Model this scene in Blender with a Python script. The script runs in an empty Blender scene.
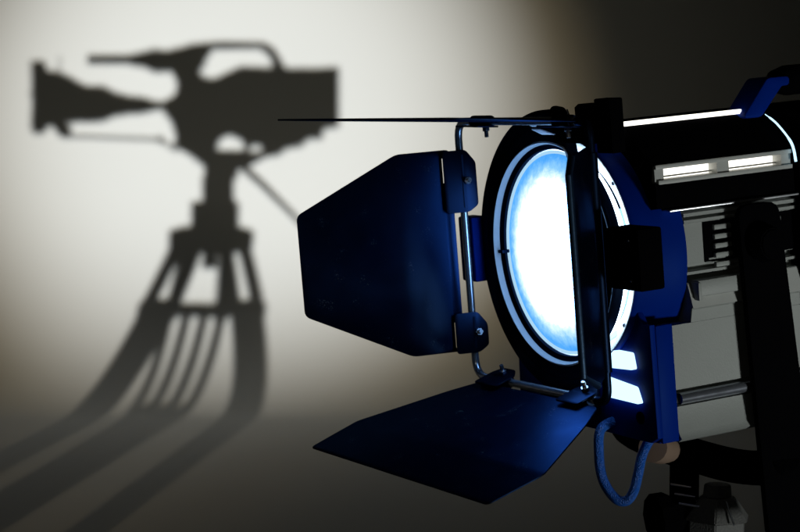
import bpy, bmesh, math, random
from math import sin, cos, pi, radians, sqrt, atan2
from mathutils import Vector, Matrix

random.seed(4)
sc = bpy.context.scene
C = sc.collection

# ------------------------------------------------------------------ camera
CAM_H = 0.87                       # eye height above the studio floor
PITCH = math.atan(166 / 2000)      # looking slightly down
cam_d = bpy.data.cameras.new('camera')
cam = bpy.data.objects.new('camera', cam_d)
C.objects.link(cam)
cam.location = (0, 0, CAM_H)
cam.rotation_euler = (pi / 2 - PITCH, 0, 0)
cam_d.sensor_width = 36
cam_d.lens = 90
cam_d.clip_start = 0.05
cam_d.clip_end = 200
cam_d.dof.use_dof = True
cam_d.dof.focus_distance = 1.74
cam_d.dof.aperture_fstop = 12
sc.camera = cam

# ------------------------------------------------------------------ world (a dark studio)
w = bpy.data.worlds.new('World')
sc.world = w
w.use_nodes = True
bg = w.node_tree.nodes['Background']
bg.inputs[0].default_value = (1.0, 0.97, 0.78, 1)
bg.inputs[1].default_value = 0.0020

# ------------------------------------------------------------------ lamps
WALL = 6.0
SPOT = Vector((-2.30, -6.7, 0.90))


def add_light(name, typ, loc, aim, energy, col):
    d = bpy.data.lights.new(name, typ)
    d.energy = energy
    d.color = col
    o = bpy.data.objects.new(name, d)
    C.objects.link(o)
    o.location = loc
    o.rotation_euler = (Vector(aim) - Vector(loc)).to_track_quat('-Z', 'Y').to_euler()
    return d


d = add_light('key_spot', 'SPOT', SPOT, (-0.50, WALL, 0.79), 8700, (0.90, 0.985, 1.06))
d.spot_size = radians(8.9)
d.spot_blend = 0.98
d.shadow_soft_size = 0.044
d = add_light('warm_beam_edge', 'SPOT', SPOT + Vector((0, 0, 0.01)), (-0.50, WALL, 0.72), 3100, (1.0, 0.78, 0.46))
d.spot_size = radians(10.5)
d.spot_blend = 0.85
d.shadow_soft_size = 0.044
d = add_light('wide_fill', 'SPOT', (-1.6, -5.2, 2.1), (-0.25, WALL, 0.75), 165, (1.0, 0.95, 0.74))
d.spot_size = radians(17.0)
d.spot_blend = 1.0
d.shadow_soft_size = 0.5
d = add_light('side_softbox', 'AREA', (1.45, 0.55, 0.15), (0.34, 1.80, 0.68), 0.64, (0.95, 1.0, 0.97))
d.shape = 'RECTANGLE'
d.size = 0.20
d.size_y = 0.20
d.spread = radians(40)

sc.view_settings.view_transform = 'Standard'
sc.view_settings.look = 'None'
sc.view_settings.exposure = 0
sc.view_settings.gamma = 1
sc.cycles.use_denoising = True
sc.cycles.max_bounces = 8
sc.cycles.sample_clamp_indirect = 4


# ------------------------------------------------------------------ materials
def mat(name, col, rough=0.5, metal=0.0, noise=0.12, nscale=40, bump=0.0, bscale=300, spec=0.5, specks=0.0, tint=None):
    m = bpy.data.materials.new(name)
    m.use_nodes = True
    nt = m.node_tree
    b = nt.nodes['Principled BSDF']
    b.inputs['Roughness'].default_value = rough
    b.inputs['Metallic'].default_value = metal
    b.inputs['Specular IOR Level'].default_value = spec
    if tint:
        b.inputs['Specular Tint'].default_value = (*tint, 1)
    tc = nt.nodes.new('ShaderNodeTexCoord')
    n = nt.nodes.new('ShaderNodeTexNoise')
    n.inputs['Scale'].default_value = nscale
    n.inputs['Detail'].default_value = 6
    nt.links.new(tc.outputs['Object'], n.inputs['Vector'])
    r = nt.nodes.new('ShaderNodeMixRGB')
    r.inputs[1].default_value = (*[c * (1 - noise) for c in col], 1)
    r.inputs[2].default_value = (*[min(1, c * (1 + noise)) for c in col], 1)
    nt.links.new(n.outputs['Fac'], r.inputs[0])
    out = r.outputs[0]
    if specks:
        v = nt.nodes.new('ShaderNodeTexNoise')
        v.inputs['Scale'].default_value = 800
        v.inputs['Detail'].default_value = 2
        nt.links.new(tc.outputs['Object'], v.inputs['Vector'])
        v2 = nt.nodes.new('ShaderNodeTexNoise')
        v2.inputs['Scale'].default_value = 60
        nt.links.new(tc.outputs['Object'], v2.inputs['Vector'])
        mu = nt.nodes.new('ShaderNodeMath')
        mu.operation = 'MULTIPLY'
        nt.links.new(v.outputs['Fac'], mu.inputs[0])
        nt.links.new(v2.outputs['Fac'], mu.inputs[1])
        cr = nt.nodes.new('ShaderNodeMapRange')
        cr.inputs['From Min'].default_value = 0.40
        cr.inputs['From Max'].default_value = 0.47
        cr.inputs['To Max'].default_value = specks
        nt.links.new(mu.outputs[0], cr.inputs['Value'])
        mx = nt.nodes.new('ShaderNodeMixRGB')
        mx.inputs[2].default_value = (0.35, 0.36, 0.38, 1)
        nt.links.new(cr.outputs[0], mx.inputs[0])
        nt.links.new(out, mx.inputs[1])
        out = mx.outputs[0]
    nt.links.new(out, b.inputs['Base Color'])
    rr = nt.nodes.new('ShaderNodeMapRange')
    rr.inputs['To Min'].default_value = max(0.02, rough - 0.08)
    rr.inputs['To Max'].default_value = min(1, rough + 0.08)
    nt.links.new(n.outputs['Fac'], rr.inputs['Value'])
    nt.links.new(rr.outputs[0], b.inputs['Roughness'])
    if bump:
        bn = nt.nodes.new('ShaderNodeTexNoise')
        bn.inputs['Scale'].default_value = bscale
        bn.inputs['Detail'].default_value = 3
        nt.links.new(tc.outputs['Object'], bn.inputs['Vector'])
        bp = nt.nodes.new('ShaderNodeBump')
        bp.inputs['Strength'].default_value = bump
        bp.inputs['Distance'].default_value = 0.0006
        nt.links.new(bn.outputs['Fac'], bp.inputs['Height'])
        nt.links.new(bp.outputs[0], b.inputs['Normal'])
    return m


def satin(name, dif, sheen, rough, specks=0.0, bump=0.3):
    m = mat(name, dif, rough, bump=bump, bscale=700, spec=0.0, specks=specks)
    nt = m.node_tree
    b = nt.nodes['Principled BSDF']
    g = nt.nodes.new('ShaderNodeBsdfGlossy')
    g.inputs[0].default_value = (*sheen, 1)
    a_ = nt.nodes.new('ShaderNodeAddShader')
    d_ = nt.nodes.new('ShaderNodeBsdfDiffuse')
    nt.links.new(b.inputs['Base Color'].links[0].from_socket, d_.inputs[0])
    nt.links.new(b.inputs['Roughness'].links[0].from_socket, g.inputs['Roughness'])
    if b.inputs['Normal'].links:
        nt.links.new(b.inputs['Normal'].links[0].from_socket, g.inputs['Normal'])
        nt.links.new(b.inputs['Normal'].links[0].from_socket, d_.inputs['Normal'])
    nt.links.new(d_.outputs[0], a_.inputs[0])
    nt.links.new(g.outputs[0], a_.inputs[1])
    nt.links.new(a_.outputs[0], nt.nodes['Material Output'].inputs[0])
    nt.nodes.remove(b)
    return m


def glow(name, col, strength):
    m = bpy.data.materials.new(name)
    m.use_nodes = True
    nt = m.node_tree
    nt.nodes.remove(nt.nodes['Principled BSDF'])
    e = nt.nodes.new('ShaderNodeEmission')
    e.inputs[0].default_value = (*col, 1)
    e.inputs[1].default_value = strength
    nt.links.new(e.outputs[0], nt.nodes['Material Output'].inputs[0])
    return m


M_BLACK = satin('black_paint', (0.0012, 0.0016, 0.004), (0.006, 0.013, 0.032), 0.36, bump=0.05)
M_DOOR = satin('door_paint', (0.0005, 0.0008, 0.0032), (0.0040, 0.0118, 0.036), 0.35, specks=0.10, bump=0.06)
M_MATT = mat('matt_black', (0.002, 0.002, 0.0025), 0.8, spec=0.0)
M_BLUE = mat('blue_paint', (0.0003, 0.016, 0.20), 0.5, bump=0.12, bscale=260, spec=0.10, tint=(0.15, 0.4, 1.0))
M_GREY = mat('grey_paint', (0.27, 0.285, 0.27), 0.55, bump=0.35, bscale=600, nscale=25)
M_LGREY = mat('pale_grey_paint', (0.40, 0.41, 0.39), 0.5, bump=0.3, bscale=600)
M_ALU = mat('aluminium', (0.75, 0.77, 0.80), 0.30, metal=0.9)
M_RIM = mat('pale_enamel', (0.78, 0.80, 0.84), 0.40)
M_STEEL = mat('dark_steel', (0.42, 0.45, 0.52), 0.22, metal=0.85)
M_BOLT = mat('bolt_steel', (0.45, 0.46, 0.50), 0.25, metal=0.9)
M_EDGING = satin('satin_edge', (0.002, 0.006, 0.02), (0.05, 0.09, 0.15), 0.45)
M_TAN = mat('warm_lit_tan', (0.24, 0.165, 0.12), 0.5)
M_KNOB = mat('cast_grey', (0.12, 0.12, 0.115), 0.7, noise=0.5, nscale=500, bump=1.0, bscale=700)
M_CAMB = mat('camera_black', (0.02, 0.02, 0.02), 0.5)
M_TRIP = mat('tripod_grey', (0.05, 0.05, 0.055), 0.4, metal=0.3)
M_CYC = mat('studio_paint', (0.47, 0.475, 0.465), 0.9, noise=0.03, nscale=2.2, spec=0.1)
M_LEAK = glow('lamp_interior_glow', (1.0, 0.96, 0.86), 2.2)
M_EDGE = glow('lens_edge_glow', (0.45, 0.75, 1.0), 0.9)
M_GAP = glow('lamp_gap_glow', (0.60, 0.80, 1.0), 11.0)
M_LITMARK = glow('lit_mark_glow', (0.50, 0.80, 1.0), 1.7)  # glow standing in for light that falls on foot plate and rear rim


# braided blue sleeve
def braided():
    m = mat('blue_braid', (0.006, 0.10, 0.48), 0.42)
    nt = m.node_tree
    b = nt.nodes['Principled BSDF']
    uv = nt.nodes.new('ShaderNodeTexCoord')
    ck = nt.nodes.new('ShaderNodeTexVoronoi')
    ck.inputs['Scale'].default_value = 850
    nt.links.new(uv.outputs['Object'], ck.inputs['Vector'])
    bp = nt.nodes.new('ShaderNodeBump')
    bp.inputs['Strength'].default_value = 1.0
    bp.inputs['Distance'].default_value = 0.001
    nt.links.new(ck.outputs['Distance'], bp.inputs['Height'])
    nt.links.new(bp.outputs[0], b.inputs['Normal'])
    return m


M_BRAID = braided()


# the lit lens: white hot in the middle, blue and mottled towards the rim
def lens_mat():
    m = bpy.data.materials.new('lit_lens')
    m.use_nodes = True
    nt = m.node_tree
    N = nt.nodes.new
    L = nt.links.new
    nt.nodes.remove(nt.nodes['Principled BSDF'])
    tc = N('ShaderNodeTexCoord')
    sep = N('ShaderNodeSeparateXYZ')
    L(tc.outputs['Object'], sep.inputs[0])
    cmb = N('ShaderNodeCombineXYZ')
    L(sep.outputs['X'], cmb.inputs[0])
    L(sep.outputs['Z'], cmb.inputs[2])
    off = N('ShaderNodeVectorMath')
    off.operation = 'SUBTRACT'
    off.inputs[1].default_value = LENS_OFF
    L(cmb.outputs[0], off.inputs[0])
    ln = N('ShaderNodeVectorMath')
    ln.operation = 'LENGTH'
    L(off.outputs[0], ln.inputs[0])
    nz = N('ShaderNodeTexNoise')
    nz.inputs['Scale'].default_value = 95
    nz.inputs['Detail'].default_value = 8
    nz.inputs['Roughness'].default_value = 0.72
    nz.inputs['Distortion'].default_value = 0.2
    L(tc.outputs['Object'], nz.inputs['Vector'])
    ma = N('ShaderNodeMath')
    ma.operation = 'MULTIPLY_ADD'
    ma.inputs[1].default_value = 0.024
    L(nz.outputs['Fac'], ma.inputs[0])
    L(ln.outputs['Value'], ma.inputs[2])
    ramp = N('ShaderNodeValToRGB')
    mr = N('ShaderNodeMapRange')
    mr.inputs['From Min'].default_value = 0.055
    mr.inputs['From Max'].default_value = 0.112
    L(ma.outputs[0], mr.inputs['Value'])
    L(mr.outputs[0], ramp.inputs[0])
    e = ramp.color_ramp.elements
    e[0].position = 0.0
    e[0].color = (0.24, 0.52, 1.0, 1)
    e[1].position = 1.0
    e[1].color = (0.001, 0.018, 0.060, 1)
    for p_, c_ in ((0.32, (0.12, 0.24, 0.50, 1)), (0.46, (0.055, 0.072, 0.10, 1)), (0.60, (0.020, 0.044, 0.075, 1)), (0.76, (0.006, 0.028, 0.066, 1))):
        x = e.new(p_)
        x.color = c_
    em = N('ShaderNodeEmission')
    em.inputs[1].default_value = 15.0
    L(ramp.outputs[0], em.inputs[0])
    gl = N('ShaderNodeBsdfGlossy')
    gl.inputs['Roughness'].default_value = 0.1
    gl.inputs[0].default_value = (0.06, 0.06, 0.06, 1)
    ad = N('ShaderNodeAddShader')
    L(em.outputs[0], ad.inputs[0])
    L(gl.outputs[0], ad.inputs[1])
    L(ad.outputs[0], nt.nodes['Material Output'].inputs[0])
    return m


# ------------------------------------------------------------------ mesh helpers
def link(name, bm, m, parent=None, smooth=True):
    me = bpy.data.meshes.new(name)
    bmesh.ops.recalc_face_normals(bm, faces=bm.faces[:])
    bm.to_mesh(me)
    bm.free()
    me.materials.append(m)
    if smooth:
        for f in me.polygons:
            f.use_smooth = True
        try:
            me.set_sharp_from_angle(angle=radians(35))
        except Exception:
            pass
    o = bpy.data.objects.new(name, me)
    C.objects.link(o)
    if parent:
        o.parent = parent
    return o


def tag(o, label=None, cat=None, group=None, kind=None):
    if label:
        o['label'] = label
    if cat:
        o['category'] = cat
    if group:
        o['group'] = group
    if kind:
        o['kind'] = kind


def box(bm, c0, c1, bev=0.0, mtx=None):
    t = bmesh.new()
    bmesh.ops.create_cube(t, size=1)
    c0 = Vector(c0)
    c1 = Vector(c1)
    mid = (c0 + c1) / 2
    sz = c1 - c0
    for v in t.verts:
        v.co = Vector((v.co.x * abs(sz.x), v.co.y * abs(sz.y), v.co.z * abs(sz.z))) + mid
    if bev:
        bmesh.ops.bevel(t, geom=t.edges[:], offset=bev, segments=2, affect='EDGES', profile=0.5)
    if mtx:
        t.transform(mtx)
    merge(bm, t)


def merge(bm, t):
    vm = {}
    for v in t.verts:
        vm[v] = bm.verts.new(v.co)
    for f in t.faces:
        try:
            bm.faces.new([vm[v] for v in f.verts])
        except ValueError:
            pass
    t.free()


def tube(bm, pts, r, seg=16, closed=False, caps=True):
    pts = [Vector(p) for p in pts]
    n = len(pts)
    rs = r if isinstance(r, (list, tuple)) else [r] * n
    rings = []
    prev = None
    for i, p in enumerate(pts):
        if closed:
            t = (pts[(i + 1) % n] - pts[i - 1]).normalized()
        else:
            t = (pts[min(i + 1, n - 1)] - pts[max(i - 1, 0)]).normalized()
        if prev is None:
            a_ = Vector((0, 0, 1)) if abs(t.z) < 0.9 else Vector((1, 0, 0))
            nx = t.cross(a_).normalized()
        else:
            nx = (prev - t * prev.dot(t)).normalized()
        prev = nx
        ny = t.cross(nx)
        rings.append([bm.verts.new(p + (nx * cos(2 * pi * k / seg) + ny * sin(2 * pi * k / seg)) * rs[i]) for k in range(seg)])
    m = n if closed else n - 1
    for i in range(m):
        A = rings[i]
        B = rings[(i + 1) % n]
        for k in range(seg):
            bm.faces.new((A[k], A[(k + 1) % seg], B[(k + 1) % seg], B[k]))
    if caps and not closed:
        bm.faces.new(rings[0][::-1])
        bm.faces.new(rings[-1])


def plate(bm, outer, holes, thick, org, ex, ey, bev=0.0006):
    """A flat sheet with holes, cut in 2D, given a thickness, laid on org + x*ex + y*ey."""
    cu = bpy.data.curves.new('outline', 'CURVE')
    cu.dimensions = '2D'
    cu.fill_mode = 'BOTH'
    cu.extrude = max(thick / 2 - bev, 1e-5)
    cu.bevel_depth = bev
    cu.bevel_resolution = 1
    for loop in [outer] + list(holes):
        sp = cu.splines.new('POLY')
        sp.points.add(len(loop) - 1)
        for q, (x, y) in zip(sp.points, loop):
            q.co = (x, y, 0, 1)
        sp.use_cyclic_u = True
    ob = bpy.data.objects.new('outline', cu)
    me = ob.to_mesh()
    t = bmesh.new()
    t.from_mesh(me)
    ob.to_mesh_clear()
    bpy.data.objects.remove(ob)
    bpy.data.curves.remove(cu)
    ex = Vector(ex).normalized()
    ey = Vector(ey).normalized()
    ez = ex.cross(ey)
    mt = Matrix.Translation(org) @ Matrix((ex, ey, ez)).transposed().to_4x4()
    t.transform(mt)
    bmesh.ops.remove_doubles(t, verts=t.verts[:], dist=1e-6)
    merge(bm, t)


def rounded(poly, r=0.004, n=4):
    out = []
    k = len(poly)
    for i in range(k):
        a_ = Vector(poly[i - 1])
        b_ = Vector(poly[i])
        c_ = Vector(poly[(i + 1) % k])
        d1 = (a_ - b_)
        d2 = (c_ - b_)
        rr = min(r, d1.length * 0.45, d2.length * 0.45)
        p1 = b_ + d1.normalized() * rr
        p2 = b_ + d2.normalized() * rr
        for j in range(n + 1):
            t = j / n
            q = p1 * (1 - t) ** 2 + b_ * 2 * t * (1 - t) + p2 * t ** 2
            out.append((q.x, q.y))
    return out


def smooth_path(pts, n=8):
    pts = [Vector(p) for p in pts]
    out = []
    for i in range(len(pts) - 1):
        p0 = pts[max(i - 1, 0)]
        p1, p2 = pts[i], pts[i + 1]
        p3 = pts[min(i + 2, len(pts) - 1)]
        for j in range(n):
            t = j / n
            out.append(0.5 * ((2 * p1) + (-p0 + p2) * t + (2 * p0 - 5 * p1 + 4 * p2 - p3) * t * t + (-p0 + 3 * p1 - 3 * p2 + p3) * t ** 3))
    out.append(pts[-1])
    return out


def round_path(pts, r, n=7, closed=True):
    """polyline with rounded corners in 3D"""
    pts = [Vector(p) for p in pts]
    k = len(pts)
    out = []
    for i in range(k):
        b_ = pts[i]
        if not closed and i in (0, k - 1):
            out.append(b_)
            continue
        a_ = pts[i - 1]
        c_ = pts[(i + 1) % k]
        p1 = b_ + (a_ - b_).normalized() * r
        p2 = b_ + (c_ - b_).normalized() * r
        for j in range(n + 1):
            t = j / n
            out.append(p1 * (1 - t) ** 2 + b_ * 2 * t * (1 - t) + p2 * t ** 2)
    return out


# ------------------------------------------------------------------ the studio backdrop: wall, cove and floor in one sheet
def backdrop():
    bm = bmesh.new()
    R = 0.60
    prof = [(-9.5, 0.0), (-3, 0.0), (2, 0), (4, 0)]
    for i in range(25):
        a_ = i / 24 * pi / 2
        prof.append((WALL - R + R * sin(a_), R - R * cos(a_)))
    prof += [(WALL, 1.5), (WALL, 3.2)]
    xs = [-4.5, -2, 0, 2, 4.5]
    rows = [[bm.verts.new((x, y, z)) for x in xs] for y, z in prof]
    for i in range(len(rows) - 1):
        for j in range(len(xs) - 1):
            bm.faces.new((rows[i][j], rows[i][j + 1], rows[i + 1][j + 1], rows[i + 1][j]))
    o = link('backdrop', bm, M_CYC)
    tag(o, 'pale seamless studio backdrop curving from wall into floor', 'backdrop', kind='structure')


backdrop()

# ------------------------------------------------------------------ the studio lamp
# lamp axes: a = the way it shines, p = its side nearer the viewer, u = its top
ca, sa = cos(PITCH), sin(PITCH)


def cw(x, y, z):
    return Vector((x, y * sa - z * ca, y * ca + z * sa))


a_w = cw(-0.87738276, -0.1231863, 0.46370748)
p_w = cw(0.47306881, -0.06089407, 0.87891855)
u_w = cw(-0.08003368, 0.99051353, 0.111703)
lens_c = Vector((0, 0, CAM_H)) + cw(0.145872, 0.012033, -1.8)
LAMP_M = Matrix((p_w, -a_w, u_w)).transposed().to_4x4()
LAMP_M.translation = lens_c
BASE = Vector((0.0, 0.125, -0.215))     # yoke foot in lamp axes
LENS_OFF = Vector((-BASE.x, 0, -BASE.z))


def P(s, p, u):
    return Vector((p, -s, u)) - BASE


X_P = Vector((1, 0, 0))
X_A = Vector((0, -1, 0))
X_U = Vector((0, 0, 1))

lamp = bpy.data.objects.new('studio_lamp', None)
C.objects.link(lamp)
lamp.matrix_world = LAMP_M @ Matrix.Translation(BASE)
lamp.empty_display_size = 0.05
tag(lamp, 'lit blue and black film spotlight with four open barn doors on its glowing lens', 'studio lamp')


def lathe(bm, prof, seg=128, closed=True, rfun=None):
    rings = []
    for s, r in prof:
        ring = []
        for k in range(seg):
            th = 2 * pi * k / seg
            rr = rfun(th, r) if rfun else r
            ring.append(bm.verts.new(P(s, rr * cos(th), rr * sin(th))))
        rings.append(ring)
    n = len(rings)
    for i in range(n if closed else n - 1):
        A, B = rings[i], rings[(i + 1) % n]
        for k in range(seg):
            bm.faces.new((A[k], A[(k + 1) % seg], B[(k + 1) % seg], B[k]))
    return rings


def lbox(bm, s, p, u, bev=0.0):
    """box in lamp axes from ranges"""
    A = P(s[0], p[0], u[0])
    B = P(s[1], p[1], u[1])
    lo = Vector([min(A[i], B[i]) for i in range(3)])
    hi = Vector([max(A[i], B[i]) for i in range(3)])
    box(bm, lo, hi, bev)


def extrude_profile(bm, prof, s0, s1):
    """closed (p,u) outline swept along the lamp axis"""
    A = [bm.verts.new(P(s0, p, u)) for p, u in prof]
    B = [bm.verts.new(P(s1, p, u)) for p, u in prof]
    k = len(prof)
    for i in range(k):
        bm.faces.new((A[i], A[(i + 1) % k], B[(i + 1) % k], B[i]))
    fa = bm.faces.new(A)
    fb = bm.faces.new(B[::-1])
    bmesh.ops.triangulate(bm, faces=[fa, fb])


# --- lens
bm = bmesh.new()
RL = 0.0905
prof = []
for i in range(1, 25):
    r = RL * i / 24
    prof.append((0.014 * (1 - (r / RL) ** 2), r))
rings = lathe(bm, prof, 96, closed=False)
bm.faces.new(rings[0])
back = lathe(bm, [(-0.003, RL), (-0.003, 0.001)], 96, closed=False)
for k in range(96):
    bm.faces.new((rings[-1][k], rings[-1][(k + 1) % 96], back[0][(k + 1) % 96], back[0][k]))
lens = link('lens', bm, lens_mat(), lamp)
bm = bmesh.new()
lathe(bm, [(0.0006, 0.0895), (0.0022, 0.0903), (0.0022, 0.0918), (0.0004, 0.0925), (-0.002, 0.0915), (-0.001, 0.0905)], 128)
link('lens_rim', bm, M_EDGE, lens)

# --- retaining ring round the lens (the black annulus the barn doors hang on)
def ring_r(th, r):
    t = abs((th + pi) % (2 * pi) - pi)      # angle from +p
    t = math.degrees(t)
    f = min(1, max(0, (t - 66) / 30))
    f = f * f * (3 - 2 * f)
    lim = 0.0955 + (0.2 - 0.0955) * f
    return min(r, lim)


bm = bmesh.new()
lathe(bm, [(0.000, 0.0935), (0.0035, 0.0940), (0.0060, 0.0985), (0.0100, 0.1008), (0.0103, 0.104), (0.0085, 0.108), (0.0085, 0.1135), (0.0095, 0.1145), (0.0095, 0.1255),
           (0.0067, 0.1293), (0.0005, 0.1293), (-0.0005, 0.1270), (-0.0015, 0.1255), (-0.0015, 0.095)], 160, rfun=ring_r)
ring = link('retaining_ring', bm, M_BLACK, lamp)
bm = bmesh.new()
lathe(bm, [(0.0058, 0.0982), (0.0098, 0.0990), (0.0114, 0.1001), (0.0104, 0.1014), (0.0058, 0.1005)], 160, rfun=lambda th, r: min(r, ring_r(th, 1) - 0.0015))
link('bevel_ring', bm, M_RIM, ring)
for deg in (46, 182, 290):          # small lens clips
    th = radians(deg)
    bm = bmesh.new()
    mt = Matrix.Translation(P(0.004, 0.0935 * cos(th), 0.0935 * sin(th))) @ Matrix.Rotation(-th, 4, 'Y')
    sz = 0.8 if deg == 46 else 0.4
    box(bm, (-0.0055 * sz - 0.002, -0.005, -0.004 * sz), (0.004, 0.003, 0.004 * sz), 0.0006, mt)
    link('lens_clip', bm, M_BLACK, ring)

bm = bmesh.new()                  # dark plate added to cover a bright sliver of glass
ang = [radians(-56 + 104 * k / 30) for k in range(31)]
plate(bm, [(0.0975 * cos(t_), 0.0975 * sin(t_)) for t_ in ang] + [(0.0815 * cos(t_), 0.0815 * sin(t_)) for t_ in ang[::-1]], [], 0.002, P(0.0135, 0, 0), X_P, X_U, 0.0005)
link('sliver_cover', bm, M_MATT, ring)

# --- front casting: blue barrel with a pale bevel round its mouth
bm = bmesh.new()
lathe(bm, [(-0.0075, 0.1032), (-0.0085, 0.1040), (-0.012, 0.1048), (-0.046, 0.1085), (-0.052, 0.1095), (-0.058, 0.109), (-0.058, 0.085), (-0.03, 0.084), (-0.024, 0.0850), (-0.0085, 0.1020)], 160)
casting = link('front_casting', bm, M_BLUE, lamp)
bm = bmesh.new()
lathe(bm, [(-0.0070, 0.1028), (-0.0082, 0.1035), (-0.0090, 0.1015), (-0.0175, 0.0860), (-0.0165, 0.0845), (-0.0125, 0.0905)], 160)
link('mouth_bevel', bm, M_RIM, casting)
for deg in (40, -38):
    th = radians(deg)
    bm = bmesh.new()
    bmesh.ops.create_uvsphere(bm, u_segments=12, v_segments=8, radius=0.0024)
    bm.transform(Matrix.Translation(P(-0.0098, 0.0985 * cos(th), 0.0985 * sin(th))))
    link('screw', bm, M_STEEL, casting)
bm = bmesh.new()        # glowing ring added behind the lens to light the mouth bevel
lathe(bm, [(-0.0060, 0.0850), (-0.0060, 0.0885), (-0.0110, 0.0885), (-0.0110, 0.0850)], 128)
link('glow_ring', bm, M_GAP, casting)
# foot plate of the casting
bm = bmesh.new()
lo = [(-0.108, -0.066), (-0.112, -0.150), (-0.100, -0.160), (0.100, -0.162), (0.110, -0.157), (0.1085, -0.060), (0.100, -0.060)]
arc = []
for k in range(0, 25):
    th = -0.50 - (pi - 1.0) * k / 24
    arc.append((0.1065 * cos(th), 0.1065 * sin(th)))
light_patches = []
plate(bm, lo + arc, [], 0.006, P(-0.016, 0, 0), X_P, X_U, 0.0012)
lbox(bm, (-0.019, -0.037), (0.1060, 0.1100), (-0.1635, -0.060), 0.0012)
lbox(bm, (-0.019, -0.037), (-0.112, -0.108), (-0.150, -0.066), 0.0012)
lbox(bm, (-0.019, -0.037), (-0.100, 0.105), (-0.164, -0.1595), 0.0012)
foot = link('foot_plate', bm, M_BLUE, lamp)
bm = bmesh.new()
for (p0, u0) in ((0.088, -0.142),):
    t = bmesh.new()
    bmesh.ops.create_cone(t, cap_ends=True, segments=28, radius1=0.0055, radius2=0.0055, depth=0.0015)
    t.transform(Matrix.Translation(P(-0.0123, p0, u0)) @ Matrix.Rotation(pi / 2, 4, 'X'))
    merge(bm, t)
link('foot_hole', bm, M_MATT, foot)


# glowing plates stand in for light patches thrown on the foot plate
def skew_plate(bm, pts, s, th):
    plate(bm, pts, [], th, P(s, 0, 0), X_P, X_U, 0.0003)


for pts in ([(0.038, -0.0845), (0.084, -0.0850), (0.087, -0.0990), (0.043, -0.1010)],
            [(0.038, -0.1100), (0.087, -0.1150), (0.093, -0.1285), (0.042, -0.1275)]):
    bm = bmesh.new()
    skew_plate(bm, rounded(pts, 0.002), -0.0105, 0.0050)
    link('light_patch', bm, M_LITMARK, foot)
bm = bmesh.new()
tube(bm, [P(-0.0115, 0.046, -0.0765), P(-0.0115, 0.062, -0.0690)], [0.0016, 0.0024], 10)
link('light_patch', bm, M_LITMARK, foot)

# --- accessory ears round the mouth
bm = bmesh.new()
lbox(bm, (-0.004, 0.021), (0.104, 0.1505), (-0.0225, 0.0300), 0.0022)
e1 = link('accessory_bracket', bm, M_MATT, lamp)
for u0 in (-0.014, 0.020):
    bm = bmesh.new()
    bmesh.ops.create_uvsphere(bm, u_segments=12, v_segments=8, radius=0.0014)
    bm.transform(Matrix.Translation(P(0.021, 0.137, u0)))
    link('screw', bm, M_BOLT, e1)
bm = bmesh.new()
lbox(bm, (0.002, 0.020), (-0.150, -0.1235), (-0.0330, 0.0290), 0.002)
link('accessory_bracket', bm, M_BLUE, lamp)
bm = bmesh.new()
lbox(bm, (0.000, 0.014), (0.0880, 0.1120), (0.092, 0.1385), 0.0015)
lbox(bm, (-0.012, 0.014), (0.020, 0.089), (0.100, 0.121), 0.002)
e2 = link('accessory_bracket', bm, M_MATT, lamp)
bm = bmesh.new()
plate(bm, rounded([(0.019, 0.112), (0.017, 0.128), (0.022, 0.1325), (0.036, 0.131), (0.047, 0.122), (0.050, 0.112)], 0.003), [], 0.004, P(0.012, 0, 0), X_P, X_U, 0.0008)
link('latch', bm, M_MATT, e2)
bm = bmesh.new()
tube(bm, [P(0.010, 0.0745, 0.112), P(0.010, 0.0748, 0.1185), P(0.010, 0.0750, 0.1215), P(0.010, 0.0750, 0.1320), P(0.010, 0.0750, 0.1345)], [0.009, 0.009, 0.0125, 0.0125, 0.0095], 14)
link('latch_knob', bm, M_MATT, e2)
bm = bmesh.new()
plate(bm, [(0.0525, 0.1225), (0.0490, 0.1300), (0.0500, 0.1300), (0.0540, 0.1225)], [], 0.001, P(0.016, 0, 0), X_P, X_U, 0.0002)
link('latch_spring', bm, M_BOLT, e2)
bm = bmesh.new()
lbox(bm, (-0.010, 0.016), (-0.030, 0.032), (-0.146, -0.122), 0.002)
link('accessory_bracket', bm, M_BLACK, lamp)

# --- upper housing
up = [(0, 0.112), (0.066, 0.110), (0.072, 0.106), (0.1035, 0.0790), (0.1055, 0.0765), (0.092, 0.0745), (0.092, 0.0625), (0.1075, 0.0610), (0.1085, 0.058), (0.1085, 0.0400),
      (0.098, 0.0385), (0, 0.0385)]
full = up + [(-p, u) for p, u in up[::-1] if p > 0]
bm = bmesh.new()
extrude_profile(bm, full, -0.030, -0.330)
upper = link('upper_housing', bm, M_MATT, lamp)
bm = bmesh.new()  # window frame of the vent
for (s0, s1) in ((-0.032, -0.0415), (-0.0985, -0.1115), (-0.1695, -0.180)):
    lbox(bm, (s0, s1), (0.0925, 0.1052), (0.0630, 0.0742))
lbox(bm, (-0.032, -0.180), (0.0925, 0.1075), (0.0735, 0.0772), 0.0006)
lbox(bm, (-0.034, -0.180), (0.0925, 0.1080), (0.0602, 0.0640), 0.0006)
vent = link('vent_frame', bm, M_LGREY, upper)
bm = bmesh.new()
lbox(bm, (-0.0417, -0.0983), (0.0922, 0.0932), (0.0642, 0.0733))
lbox(bm, (-0.1117, -0.1693), (0.0922, 0.0932), (0.0642, 0.0733))
link('vent_opening', bm, M_LEAK, upper)
for (s0, s1) in ((-0.0420, -0.0980), (-0.1120, -0.1690)):
    for u0, p0 in ((0.0662, 0.0975),):
        bm = bmesh.new()
        plate(bm, [(0, -0.0011), (s0 - s1, -0.0011), (s0 - s1, 0.0011), (0, 0.0011)], [], 0.0006, P(s0, p0, u0), -X_A, X_U * 0.5 + X_P * 0.87, 0.0001)
        link('baffle', bm, M_LGREY, upper)
bm = bmesh.new()
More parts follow.
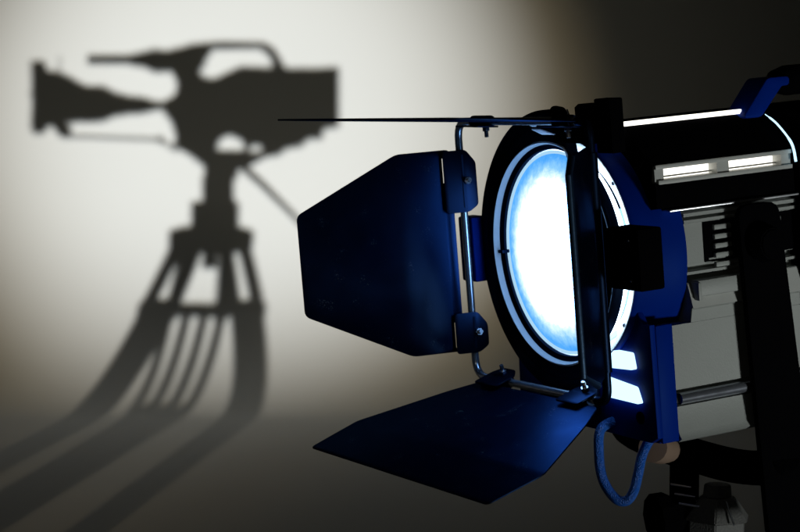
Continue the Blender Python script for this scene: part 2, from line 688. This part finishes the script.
lbox(bm, (-0.014, -0.158), (0.0640, 0.0680), (0.1110, 0.1150), 0.0004)
lbox(bm, (-0.016, -0.027), (0.0650, 0.0690), (0.1060, 0.1120), 0.0004)
link('top_slot', bm, M_LEAK, upper)
bm = bmesh.new()
lbox(bm, (-0.0405, -0.330), (0.1000, 0.1125), (0.0362, 0.0382), 0.0006)
link('drip_edge', bm, M_ALU, upper)

# --- lower housing
dn = [(0, 0.0360), (0.1005, 0.0360), (0.1005, 0.0330), (0.1065, 0.0325), (0.1065, 0.0295), (0.1005, 0.0290), (0.1005, 0.0270), (0.1065, 0.0265), (0.1065, 0.0240), (0.1020, 0.0232),
      (0.1020, -0.0130), (0.0950, -0.0140), (0.0950, -0.0180), (0.1035, -0.0190), (0.1035, -0.0215), (0.0960, -0.0225), (0.0960, -0.0270), (0.1050, -0.0280), (0.1105, -0.0500),
      (0.1075, -0.0520), (0.1075, -0.1190), (0.1015, -0.1210), (0.1015, -0.1330), (0.1075, -0.1340), (0.1095, -0.1570), (0.1130, -0.1620), (0.1080, -0.1650), (0, -0.1650)]
bm = bmesh.new()
top_dn = [q for q in dn if q[1] > -0.0525] + [(0.1075, -0.0623), (0, -0.0623)]
low_dn = [(0, -0.0625), (0.1075, -0.0625)] + [q for q in dn if q[1] < -0.0625]
for part_, s0 in ((top_dn, -0.0586), (low_dn, -0.0370)):
    extrude_profile(bm, part_ + [(-p, u) for p, u in part_[::-1] if p > 0], s0, -0.322)
lower = link('lower_housing', bm, M_GREY, lamp)
bm = bmesh.new()
tube(bm, [P(-0.040, 0.1085, -0.127), P(-0.26, 0.1085, -0.127)], 0.0052, 20)
link('side_rod', bm, M_STEEL, lower)
bm = bmesh.new()
lbox(bm, (-0.0810, -0.32), (0.1016, 0.1032), (-0.0125, 0.0226), 0.0004)
link('louvre_panel', bm, M_MATT, lower)
bm = bmesh.new()
extrude_profile(bm, [(0.100, -0.0287), (0.1056, -0.0287), (0.1120, -0.0498), (0.100, -0.0498)], -0.0588, -0.3215)
link('side_band', bm, M_LGREY, lower)  # paler grey stands in for the light this slanted band catches
bm = bmesh.new()
tube(bm, [P(-0.085, 0.103, -0.010), P(-0.110, 0.103, -0.010)], 0.001, 8)
link('louvre_bar', bm, M_GREY, lower)
bm = bmesh.new()
lbox(bm, (-0.0640, -0.150), (0.1022, 0.1140), (-0.0405, -0.0260), 0.0015)
lbox(bm, (-0.0625, -0.0660), (0.1030, 0.1165), (-0.0435, -0.0275), 0.001)
link('side_box', bm, M_GREY, lower)
for k in range(5):
    for (s0, s1) in ((-0.090, -0.1085), (-0.1520, -0.1640)):
        bm = bmesh.new()
        u0 = 0.0195 - k * 0.0082
        t = bmesh.new()
        lbox(t, (s0, s1), (0.1030, 0.1075), (u0 - 0.0046, u0), 0.0010)
        merge(bm, t)
        link('louvre', bm, M_GREY, lower)

# --- rear casting and carrying handle
bm = bmesh.new()
rear = [(0, 0.1105), (0.066, 0.1095), (0.086, 0.0995), (0.112, 0.082), (0.115, 0.06), (0.115, -0.15), (0.10, -0.168), (0, -0.168)]
full = rear + [(-p, u) for p, u in rear[::-1] if p > 0]
extrude_profile(bm, full, -0.1815, -0.204)
rc = link('rear_casting', bm, M_MATT, lamp)
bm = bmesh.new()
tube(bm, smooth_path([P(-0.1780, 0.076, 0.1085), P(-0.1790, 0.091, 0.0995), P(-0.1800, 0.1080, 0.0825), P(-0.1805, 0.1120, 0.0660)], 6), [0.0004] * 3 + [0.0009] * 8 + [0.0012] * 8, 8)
link('lit_rear_rim', bm, M_LITMARK, rc)  # glowing strip stands in for the lit edge of the rear casting
bm = bmesh.new()
pts = [(-0.155, 0.108), (-0.173, 0.108), (-0.198, 0.1340), (-0.206, 0.1340), (-0.206, 0.1395), (-0.183, 0.1395)]
plate(bm, [(-s, u) for s, u in rounded(pts, 0.003)], [], 0.030, P(0, 0.062, 0), -X_A, X_U, 0.0015)
hd_ = link('carry_handle', bm, M_BLUE, lamp)
bm = bmesh.new()
tube(bm, [P(-0.200, 0.062, 0.1365), P(-0.215, 0.062, 0.1365), P(-0.300, 0.062, 0.1365), P(-0.315, 0.062, 0.112)], [0.010, 0.014, 0.014, 0.013], 14)
link('grip', bm, M_MATT, hd_)

# --- yoke: one U of flat steel
bm = bmesh.new()
arm = rounded([(-0.106, 0.034), (-0.149, 0.034), (-0.174, -0.268), (-0.119, -0.268)], 0.012)
arm_far = rounded([(-0.106, 0.034), (-0.149, 0.034), (-0.168, -0.200), (-0.114, -0.200)], 0.012)
for q, shape in ((0.1195, arm), (-0.1265, arm_far)):
    plate(bm, [(-s, u) for s, u in shape], [], 0.007, P(0, q, 0), -X_A, X_U, 0.001)
path = smooth_path([P(-0.141, 0.120, -0.192), P(-0.139, 0.100, -0.206), P(-0.130, 0.06, -0.209), P(-0.125, 0.0, -0.206), P(-0.125, -0.06, -0.202), P(-0.130, -0.106, -0.197), P(-0.136, -0.1265, -0.180)], 6)
tube(bm, path, 0.0160, 16)
yoke = link('yoke', bm, M_MATT, lamp)
for q in (0.1285, -0.1355):
    bm = bmesh.new()
    t = bmesh.new()
    bmesh.ops.create_cone(t, cap_ends=True, segments=10, radius1=0.018, radius2=0.014, depth=0.014)
    bmesh.ops.bevel(t, geom=t.edges[:], offset=0.0015, segments=2, affect='EDGES')
    t.transform(Matrix.Translation(P(-0.128, q + (0.005 if q > 0 else -0.005), 0.000)) @ Matrix.Rotation(pi / 2 if q > 0 else -pi / 2, 4, 'Y'))
    merge(bm, t)
    link('pivot_knob', bm, M_MATT, yoke)

bm = bmesh.new()
tube(bm, [P(-0.085, 0.022, -0.192), P(-0.060, 0.046, -0.184), P(-0.044, 0.058, -0.178)], [0.012, 0.0135, 0.0135], 18)
link('yoke_highlight', bm, M_TAN, yoke)  # tan piece added to stand for the warm highlight on the clamp
# --- power cable loop under the foot plate
bm = bmesh.new()
tube(bm, smooth_path([P(-0.022, 0.043, -0.150), P(0.000, 0.0434, -0.156), P(0.005, 0.0448, -0.1784), P(0.008, 0.053, -0.1993), P(0.005, 0.0655, -0.2141), P(-0.001, 0.0735, -0.2165), P(-0.006, 0.0790, -0.2080), P(-0.011, 0.0805, -0.1930), P(-0.020, 0.0770, -0.1760), P(-0.04, 0.066, -0.165), P(-0.07, 0.05, -0.160)], 10), 0.0045, 16)
link('power_cable', bm, M_BRAID, lamp)

# --- barn door frame: a wire square held in front of the ring
SF, HF = 0.0287, 0.121
HR = 0.101                           # the near side sits closer in
bm = bmesh.new()
tube(bm, round_path([P(SF, HR - 0.016, HF), P(SF, -HF, HF), P(SF, -HF, -HF), P(SF, HR - 0.016, -HF)], 0.017, closed=False), 0.0036, 16)
wire = link('barn_door_frame', bm, M_STEEL, lamp)
bm = bmesh.new()
tube(bm, round_path([P(SF, HR - 0.017, HF), P(SF, HR, HF), P(SF, HR, -HF), P(SF, HR - 0.017, -HF)], 0.014, closed=False), 0.0040, 16)
link('frame_side', bm, M_BLACK, wire)


# --- barn doors
def bolt(bm, o, d, r=0.0028, l=0.010):
    d = Vector(d).normalized()
    tube(bm, [o, o + d * l * 0.35], r * 1.5, 6)
    tube(bm, [o + d * l * 0.3, o + d * l], r * 0.8, 10)


NARROW = [(-0.096, 0.010), (0.095, 0.010), (0.095, 0.062), (0.047, 0.160), (-0.047, 0.160), (-0.096, 0.060)]
WIDE = [(-0.098, 0.010), (0.098, 0.010), (0.118, 0.036), (0.165, 0.114), (0.161, 0.168), (-0.161, 0.168), (-0.165, 0.114), (-0.118, 0.036)]


def door(side, outline, deg, hinge_side, along, label, tabs, holes):
    """hinge_side: outward unit in lamp axes; along: hinge direction"""
    r = radians(deg)
    d_ = X_A * cos(r) + hinge_side * sin(r)
    o = P(SF, 0, 0) + hinge_side * (HR if hinge_side.x > 0.5 else HF)
    n = along.cross(d_).normalized()
    if n.dot(-hinge_side) < 0:
        n = -n              # n points at the beam
    bm = bmesh.new()
    plate(bm, rounded(outline, 0.005), holes, 0.0016, o, along, d_, 0.0005)
    dr = link('barn_door', bm, M_DOOR, lamp)
    if label:
        dr['label'] = label
    # two hinge tabs that wrap the wire
    for (x0, x1) in tabs:
        bm = bmesh.new()
        tb = rounded([(x0, 0.018), (x0, -0.004), (x0 + 0.006, -0.013), (x1 - 0.012, -0.013), (x1, -0.004), (x1, 0.018)], 0.003)
        plate(bm, tb, [], 0.0016, o + n * 0.0046, along, d_, 0.0004)
        tube(bm, [o + along * (x0 + 0.004), o + along * (x1 - 0.004)], 0.0056, 16)
        hg = link('hinge_tab', bm, M_BLACK, dr)
        bm = bmesh.new()
        bolt(bm, o + along * ((x0 + x1) / 2) + n * 0.0055 - d_ * 0.004, n + along * 0.2, 0.0024, 0.009)
        link('bolt', bm, M_BOLT, hg)
    # rolled free edge
    return dr, o, d_, n


door('l', NARROW, 15, -X_P, X_U, 'door seen flat on, cut to a narrow tip', [(-0.098, -0.060), (0.036, 0.094)],
     [[(0.064, 0.0185), (0.088, 0.0185), (0.088, 0.0150), (0.064, 0.0150)], [(-0.093, 0.0185), (-0.068, 0.0185), (-0.068, 0.0150), (-0.093, 0.0150)]])
door('b', WIDE, 17, -X_U, X_P, 'broad lower door catching the blue light', [(-0.094, -0.056), (0.046, 0.080)], [])
door('t', WIDE, 5.7, X_U, X_P, 'broad upper door seen edge on', [(-0.094, -0.056), (0.046, 0.080)], [])
rd_, o_, d2_, n_ = door('r', [(-0.096, 0.010), (0.100, 0.010), (0.099, 0.112), (0.086, 0.132), (-0.074, 0.132), (-0.096, 0.050)], 48.5, X_P, X_U, 'near door turned edge on to the viewer', [(-0.098, 0.098)], [])

bm = bmesh.new()
tube(bm, [o_ + X_U * 0.0985 + d2_ * 0.112, o_ + X_U * 0.086 + d2_ * 0.1315, o_ - X_U * 0.074 + d2_ * 0.1315, o_ - X_U * 0.096 + d2_ * 0.052], 0.0030, 18)
link('rolled_edge', bm, M_EDGING, rd_)
for p0, p1, s0, u0, L_ in ((-0.012, 0.030, 0.026, 0.1215, 0.010), (0.006, 0.020, 0.026, 0.1135, 0.008)):
    bm = bmesh.new()
    plate(bm, [(p0, 0), (p1, 0), (p1 + 0.012, L_), (p0 + 0.006, L_)], [], 0.001, P(s0, 0, u0), X_P, (X_A * -0.80 - X_U * 0.60), 0.0003)
    link('lit_wedge', bm, M_RIM, wire)  # pale tilted plates added to show the lit undersides at the top hinge

# ------------------------------------------------------------------ light stand under the lamp
foot_w = LAMP_M @ Matrix.Translation(BASE)
fp = foot_w.translation.copy()
stand = bpy.data.objects.new('light_stand', None)
C.objects.link(stand)
stand.location = (fp.x, fp.y, 0)
tag(stand, 'grey and black metal stand whose clamp carries the lit film spotlight', 'light stand')
zt = fp.z + 0.016
bm = bmesh.new()
tube(bm, [(0, 0, 0.12), (0, 0, zt - 0.12)], 0.0175, 24)
link('column', bm, M_TRIP, stand)
bm = bmesh.new()
ang0 = radians(-12)
mt = Matrix.Rotation(ang0, 4, 'Z')
for r1, r2, z0, z1, sg in ((0.0285, 0.0285, -0.130, -0.0635, 6), (0.0330, 0.0175, -0.0630, -0.0430, 6), (0.0135, 0.0125, -0.0425, -0.0310, 8)):
    t = bmesh.new()
    bmesh.ops.create_cone(t, cap_ends=True, segments=sg, radius1=r1, radius2=r2, depth=z1 - z0)
    bmesh.ops.bevel(t, geom=t.edges[:], offset=0.0009, segments=2, affect='EDGES')
    t.transform(mt @ Matrix.Translation((0.027, -0.02, zt + (z0 + z1) / 2)))
    merge(bm, t)
head = link('clamp_head', bm, M_KNOB, stand, smooth=False)
for k in range(3):
    bm = bmesh.new()
    tube(bm, [(-0.022 + 0.004 * k, -0.030, zt - 0.030 - 0.009 * k), (-0.004 + 0.004 * k, -0.036, zt - 0.032 - 0.009 * k)], 0.0012, 8)
    link('clamp_highlight', bm, M_BOLT, head)  # bright rods stand in for highlight lines on the clamp levers
bm = bmesh.new()
tube(bm, [mt @ Vector((0.027 + 0.0085, -0.02 - 0.0155, zt - 0.0440)), mt @ Vector((0.027 + 0.0170, -0.02 - 0.0290, zt - 0.0630))], 0.0010, 8)
link('edge_highlight', bm, M_BOLT, head)  # bright line stands in for the highlight along the head's edge
bm = bmesh.new()
tube(bm, [(-0.005, 0, zt - 0.05), (-0.005, 0, zt + 0.006)], 0.014, 20)
link('spigot', bm, M_MATT, stand)
bm = bmesh.new()
tube(bm, [(0.0, -0.01, zt - 0.062), (-0.026, -0.018, zt - 0.064)], 0.020, 8)
tube(bm, [(-0.024, -0.018, zt - 0.064), (-0.036, -0.022, zt - 0.065)], 0.024, 10)
link('clamp_screw', bm, M_MATT, head)
for k in range(3):
    th = 2 * pi * k / 3 + 0.5
    bm = bmesh.new()
    c_, s_ = cos(th), sin(th)
    tube(bm, [(0.02 * c_, 0.02 * s_, 0.30), (0.36 * c_, 0.36 * s_, 0.012)], 0.011, 14)
    tube(bm, [(0.02 * c_, 0.02 * s_, 0.13), (0.19 * c_, 0.19 * s_, 0.155)], 0.007, 10)
    link('leg', bm, M_TRIP, stand)

# ------------------------------------------------------------------ video camera on a tripod, out of shot to the left, whose shadow falls on the wall
TP = Vector((-1.095, 2.5, 0))
K = 0.00217
yaw = -math.atan((TP.x - SPOT.x) / (TP.y - SPOT.y))
CX, ZREF = 190, 0.8785      # silhouette column of the tripod axis; height of silhouette row 100


def cx(x):
    return (x - 212) * K


def cz(y):
    return ZREF - (y - 100) * K


tripod = bpy.data.objects.new('camera_tripod', None)
C.objects.link(tripod)
tripod.location = TP + Vector((cos(yaw), sin(yaw), 0)) * (22 * K)
tripod.rotation_euler = (0, 0, yaw)
tag(tripod, 'twin tube tripod carrying the video camera, seen as a shadow on the wall', 'tripod')
vcam = bpy.data.objects.new('video_camera', None)
C.objects.link(vcam)
vcam.location = tripod.location + Vector((0, 0, cz(165)))
vcam.rotation_euler = (0, 0, yaw)
tag(vcam, 'shoulder video camera with long zoom lens, seen as a shadow on the wall', 'video camera')
VZ = cz(165)
EX = Vector((1, 0, 0))
EZ = Vector((0, 0, 1))


def q8(x, y):               # a silhouette point in camera-local metres
    return (cx(x / 2.222), cz(20 + y / 2.222) - VZ)


def slab(name, pts, holes, th, dy, m, parent, rnd=0.002):
    bm = bmesh.new()
    plate(bm, rounded([q8(*p) for p in pts], rnd, 2), [[q8(*p) for p in h] for h in holes], th, Vector((0, dy, 0)), EX, EZ, 0.002)
    return link(name, bm, m, parent)


body = slab('body', [(388, 110), (402, 140), (398, 165), (374, 180), (372, 205), (388, 225), (398, 258), (394, 278), (430, 300), (462, 326), (545, 330), (592, 302), (622, 298), (636, 284), (672, 278), (682, 264), (690, 262),
                     (690, 108), (640, 108), (540, 104), (480, 132), (452, 124), (450, 100), (474, 76), (474, 62), (430, 55), (400, 70)],
            [[(484, 290), (492, 264), (515, 253), (545, 268), (550, 290)], [(556, 296), (560, 276), (586, 278), (588, 292)]], 0.10, 0, M_CAMB, vcam)
slab('battery', [(689, 109), (752, 106), (752, 236), (718, 240), (716, 262), (689, 262)], [], 0.085, 0, M_CAMB, vcam)
slab('handle', [(440, 54), (500, 50), (592, 52), (614, 66), (640, 112), (614, 112), (606, 82), (584, 63), (478, 65), (430, 78)], [], 0.03, 0, M_CAMB, vcam)
slab('viewfinder', [(300, 78), (330, 72), (352, 66), (380, 70), (408, 62), (460, 64), (462, 104), (412, 112), (352, 116), (330, 104), (300, 100)], [], 0.07, -0.02, M_CAMB, vcam)
bm = bmesh.new()
tube(bm, [Vector((q8(204, 88)[0], -0.03, q8(204, 88)[1])), Vector((q8(310, 88)[0], -0.03, q8(310, 88)[1]))], 0.0105, 20)
link('microphone', bm, M_CAMB, vcam)
bm = bmesh.new()
lp = [(37, 97, 33), (48, 98, 33), (49, 98, 28), (61, 99, 28.5), (62, 99.5, 27), (73, 101, 24), (76, 102, 21), (77, 102, 22), (84, 103, 20), (86, 104, 18.5), (90, 104, 18.8),
      (108, 103.5, 18.3), (112, 104, 15), (114, 104, 15.5), (118, 104, 12), (120, 104.5, 12.4), (135, 105, 9), (137, 105, 9.6), (150, 105.3, 8), (154, 105.5, 6), (162, 105.5, 4.6), (178, 105.5, 5)]
tube(bm, [Vector((cx(x), 0, cz(y) - VZ)) for x, y, r in lp], [r * K for _, _, r in lp], 40)
tube(bm, [Vector((cx(63.5), 0, cz(75) - VZ)), Vector((cx(64), 0, cz(56) - VZ))], 0.0016, 8)
tube(bm, [Vector((cx(38), 0, cz(94) - VZ)), Vector((cx(33), 0, cz(94) - VZ))], 0.004, 8)
lz = link('zoom_lens', bm, M_CAMB, vcam)
slab('lens_hood', [(82, 92), (106, 92), (108, 112), (108, 238), (104, 250), (84, 250)], [], 0.15, 0, M_CAMB, lz)
slab('zoom_motor', [(128, 238), (160, 232), (166, 250), (156, 262), (140, 256)], [], 0.03, 0, M_CAMB, lz)
bm = bmesh.new()
A = q8(150, 257)
B = q8(362, 265)
tube(bm, [Vector((A[0], 0, A[1])), Vector((B[0], 0, B[1]))], 0.0036, 12)
t = bmesh.new()
bmesh.ops.create_uvsphere(t, u_segments=14, v_segments=10, radius=0.008)
t.transform(Matrix.Translation((B[0], 0, B[1])))
merge(bm, t)
A2 = q8(400, 290)
tube(bm, [Vector((B[0], 0, B[1])), Vector((A2[0], 0, A2[1]))], 0.004, 10)
link('support_rod', bm, M_CAMB, vcam)

# tripod head, bowl, handle, legs (tripod-local, z from the floor)
bm = bmesh.new()
for x0, x1, y0, y1, dp in ((206, 240, 164, 178, 0.055), (204, 236, 176, 202, 0.055), (193, 241, 201, 229, 0.07)):
    box(bm, (cx(x0), -dp / 2, cz(y1)), (cx(x1), dp / 2, cz(y0)), 0.004)
hd = link('fluid_head', bm, M_TRIP, tripod)
bm = bmesh.new()
tube(bm, [(cx(244), 0.05, cz(166)), (cx(264), 0.06, cz(184)), (cx(302), 0.08, cz(222)), (cx(330), 0.10, cz(250))], [0.0085, 0.0075, 0.0055, 0.0055], 12)
link('pan_handle', bm, M_TRIP, hd)
zb = cz(240)
bm = bmesh.new()
tube(bm, [(cx(214), 0, cz(252)), (cx(214), 0, cz(246)), (cx(214), 0, cz(230)), (cx(214), 0, cz(226))], [0.075, 0.092, 0.092, 0.066], 24)
tube(bm, [(cx(214), 0, cz(268)), (cx(214), 0, cz(250))], 0.016, 16)
link('bowl', bm, M_TRIP, tripod)
zmid = cz(306)
for k, az in enumerate((-98, 30, 150)):
    T = (0.32, 0.32, 0.41)[k]
    az = radians(az - 2)
    rd = Vector((cos(az), sin(az), 0))
    tg = Vector((-sin(az), cos(az), 0))
    o = Vector((cx(214), 0, 0))
    top = o + rd * 0.055 + Vector((0, 0, zb))
    L = lambda z: o + rd * (0.055 + T * (zb - z)) + Vector((0, 0, z))
    bm = bmesh.new()
    for f in (-1, 1):
        tube(bm, [L(zb) + tg * f * 0.040, L(zmid - 0.02) + tg * f * 0.056], 0.0150, 12)
    for f in (-0.056, -0.019, 0.019, 0.056):
        tube(bm, [L(zmid + 0.004) + tg * f, L(0.235) + tg * f], 0.0105, 12)
    up_ = (L(0.3) - L(0.2)).normalized()
    fw = up_.cross(tg)
    mt = Matrix((tg, fw, up_)).transposed().to_4x4()
    mt.translation = (L(0.03) + L(0.25)) / 2
    hl = (L(0.25) - L(0.03)).length / 2
    box(bm, (-0.060, -0.014, -hl), (0.060, 0.014, hl), 0.008, mt)
    leg = link('leg', bm, M_TRIP, tripod)
    bm = bmesh.new()
    dn_ = (L(zmid - 0.03) - L(zmid)).normalized()
    tube(bm, [L(zmid) - tg * 0.066, L(zmid) + tg * 0.066], 0.0155, 12)
    link('leg_clamp', bm, M_TRIP, leg)
    bm = bmesh.new()
    tube(bm, [L(0.02) - tg * 0.066, L(0.02) + tg * 0.066], 0.019, 12)
    link('rubber_foot', bm, M_MATT, leg)
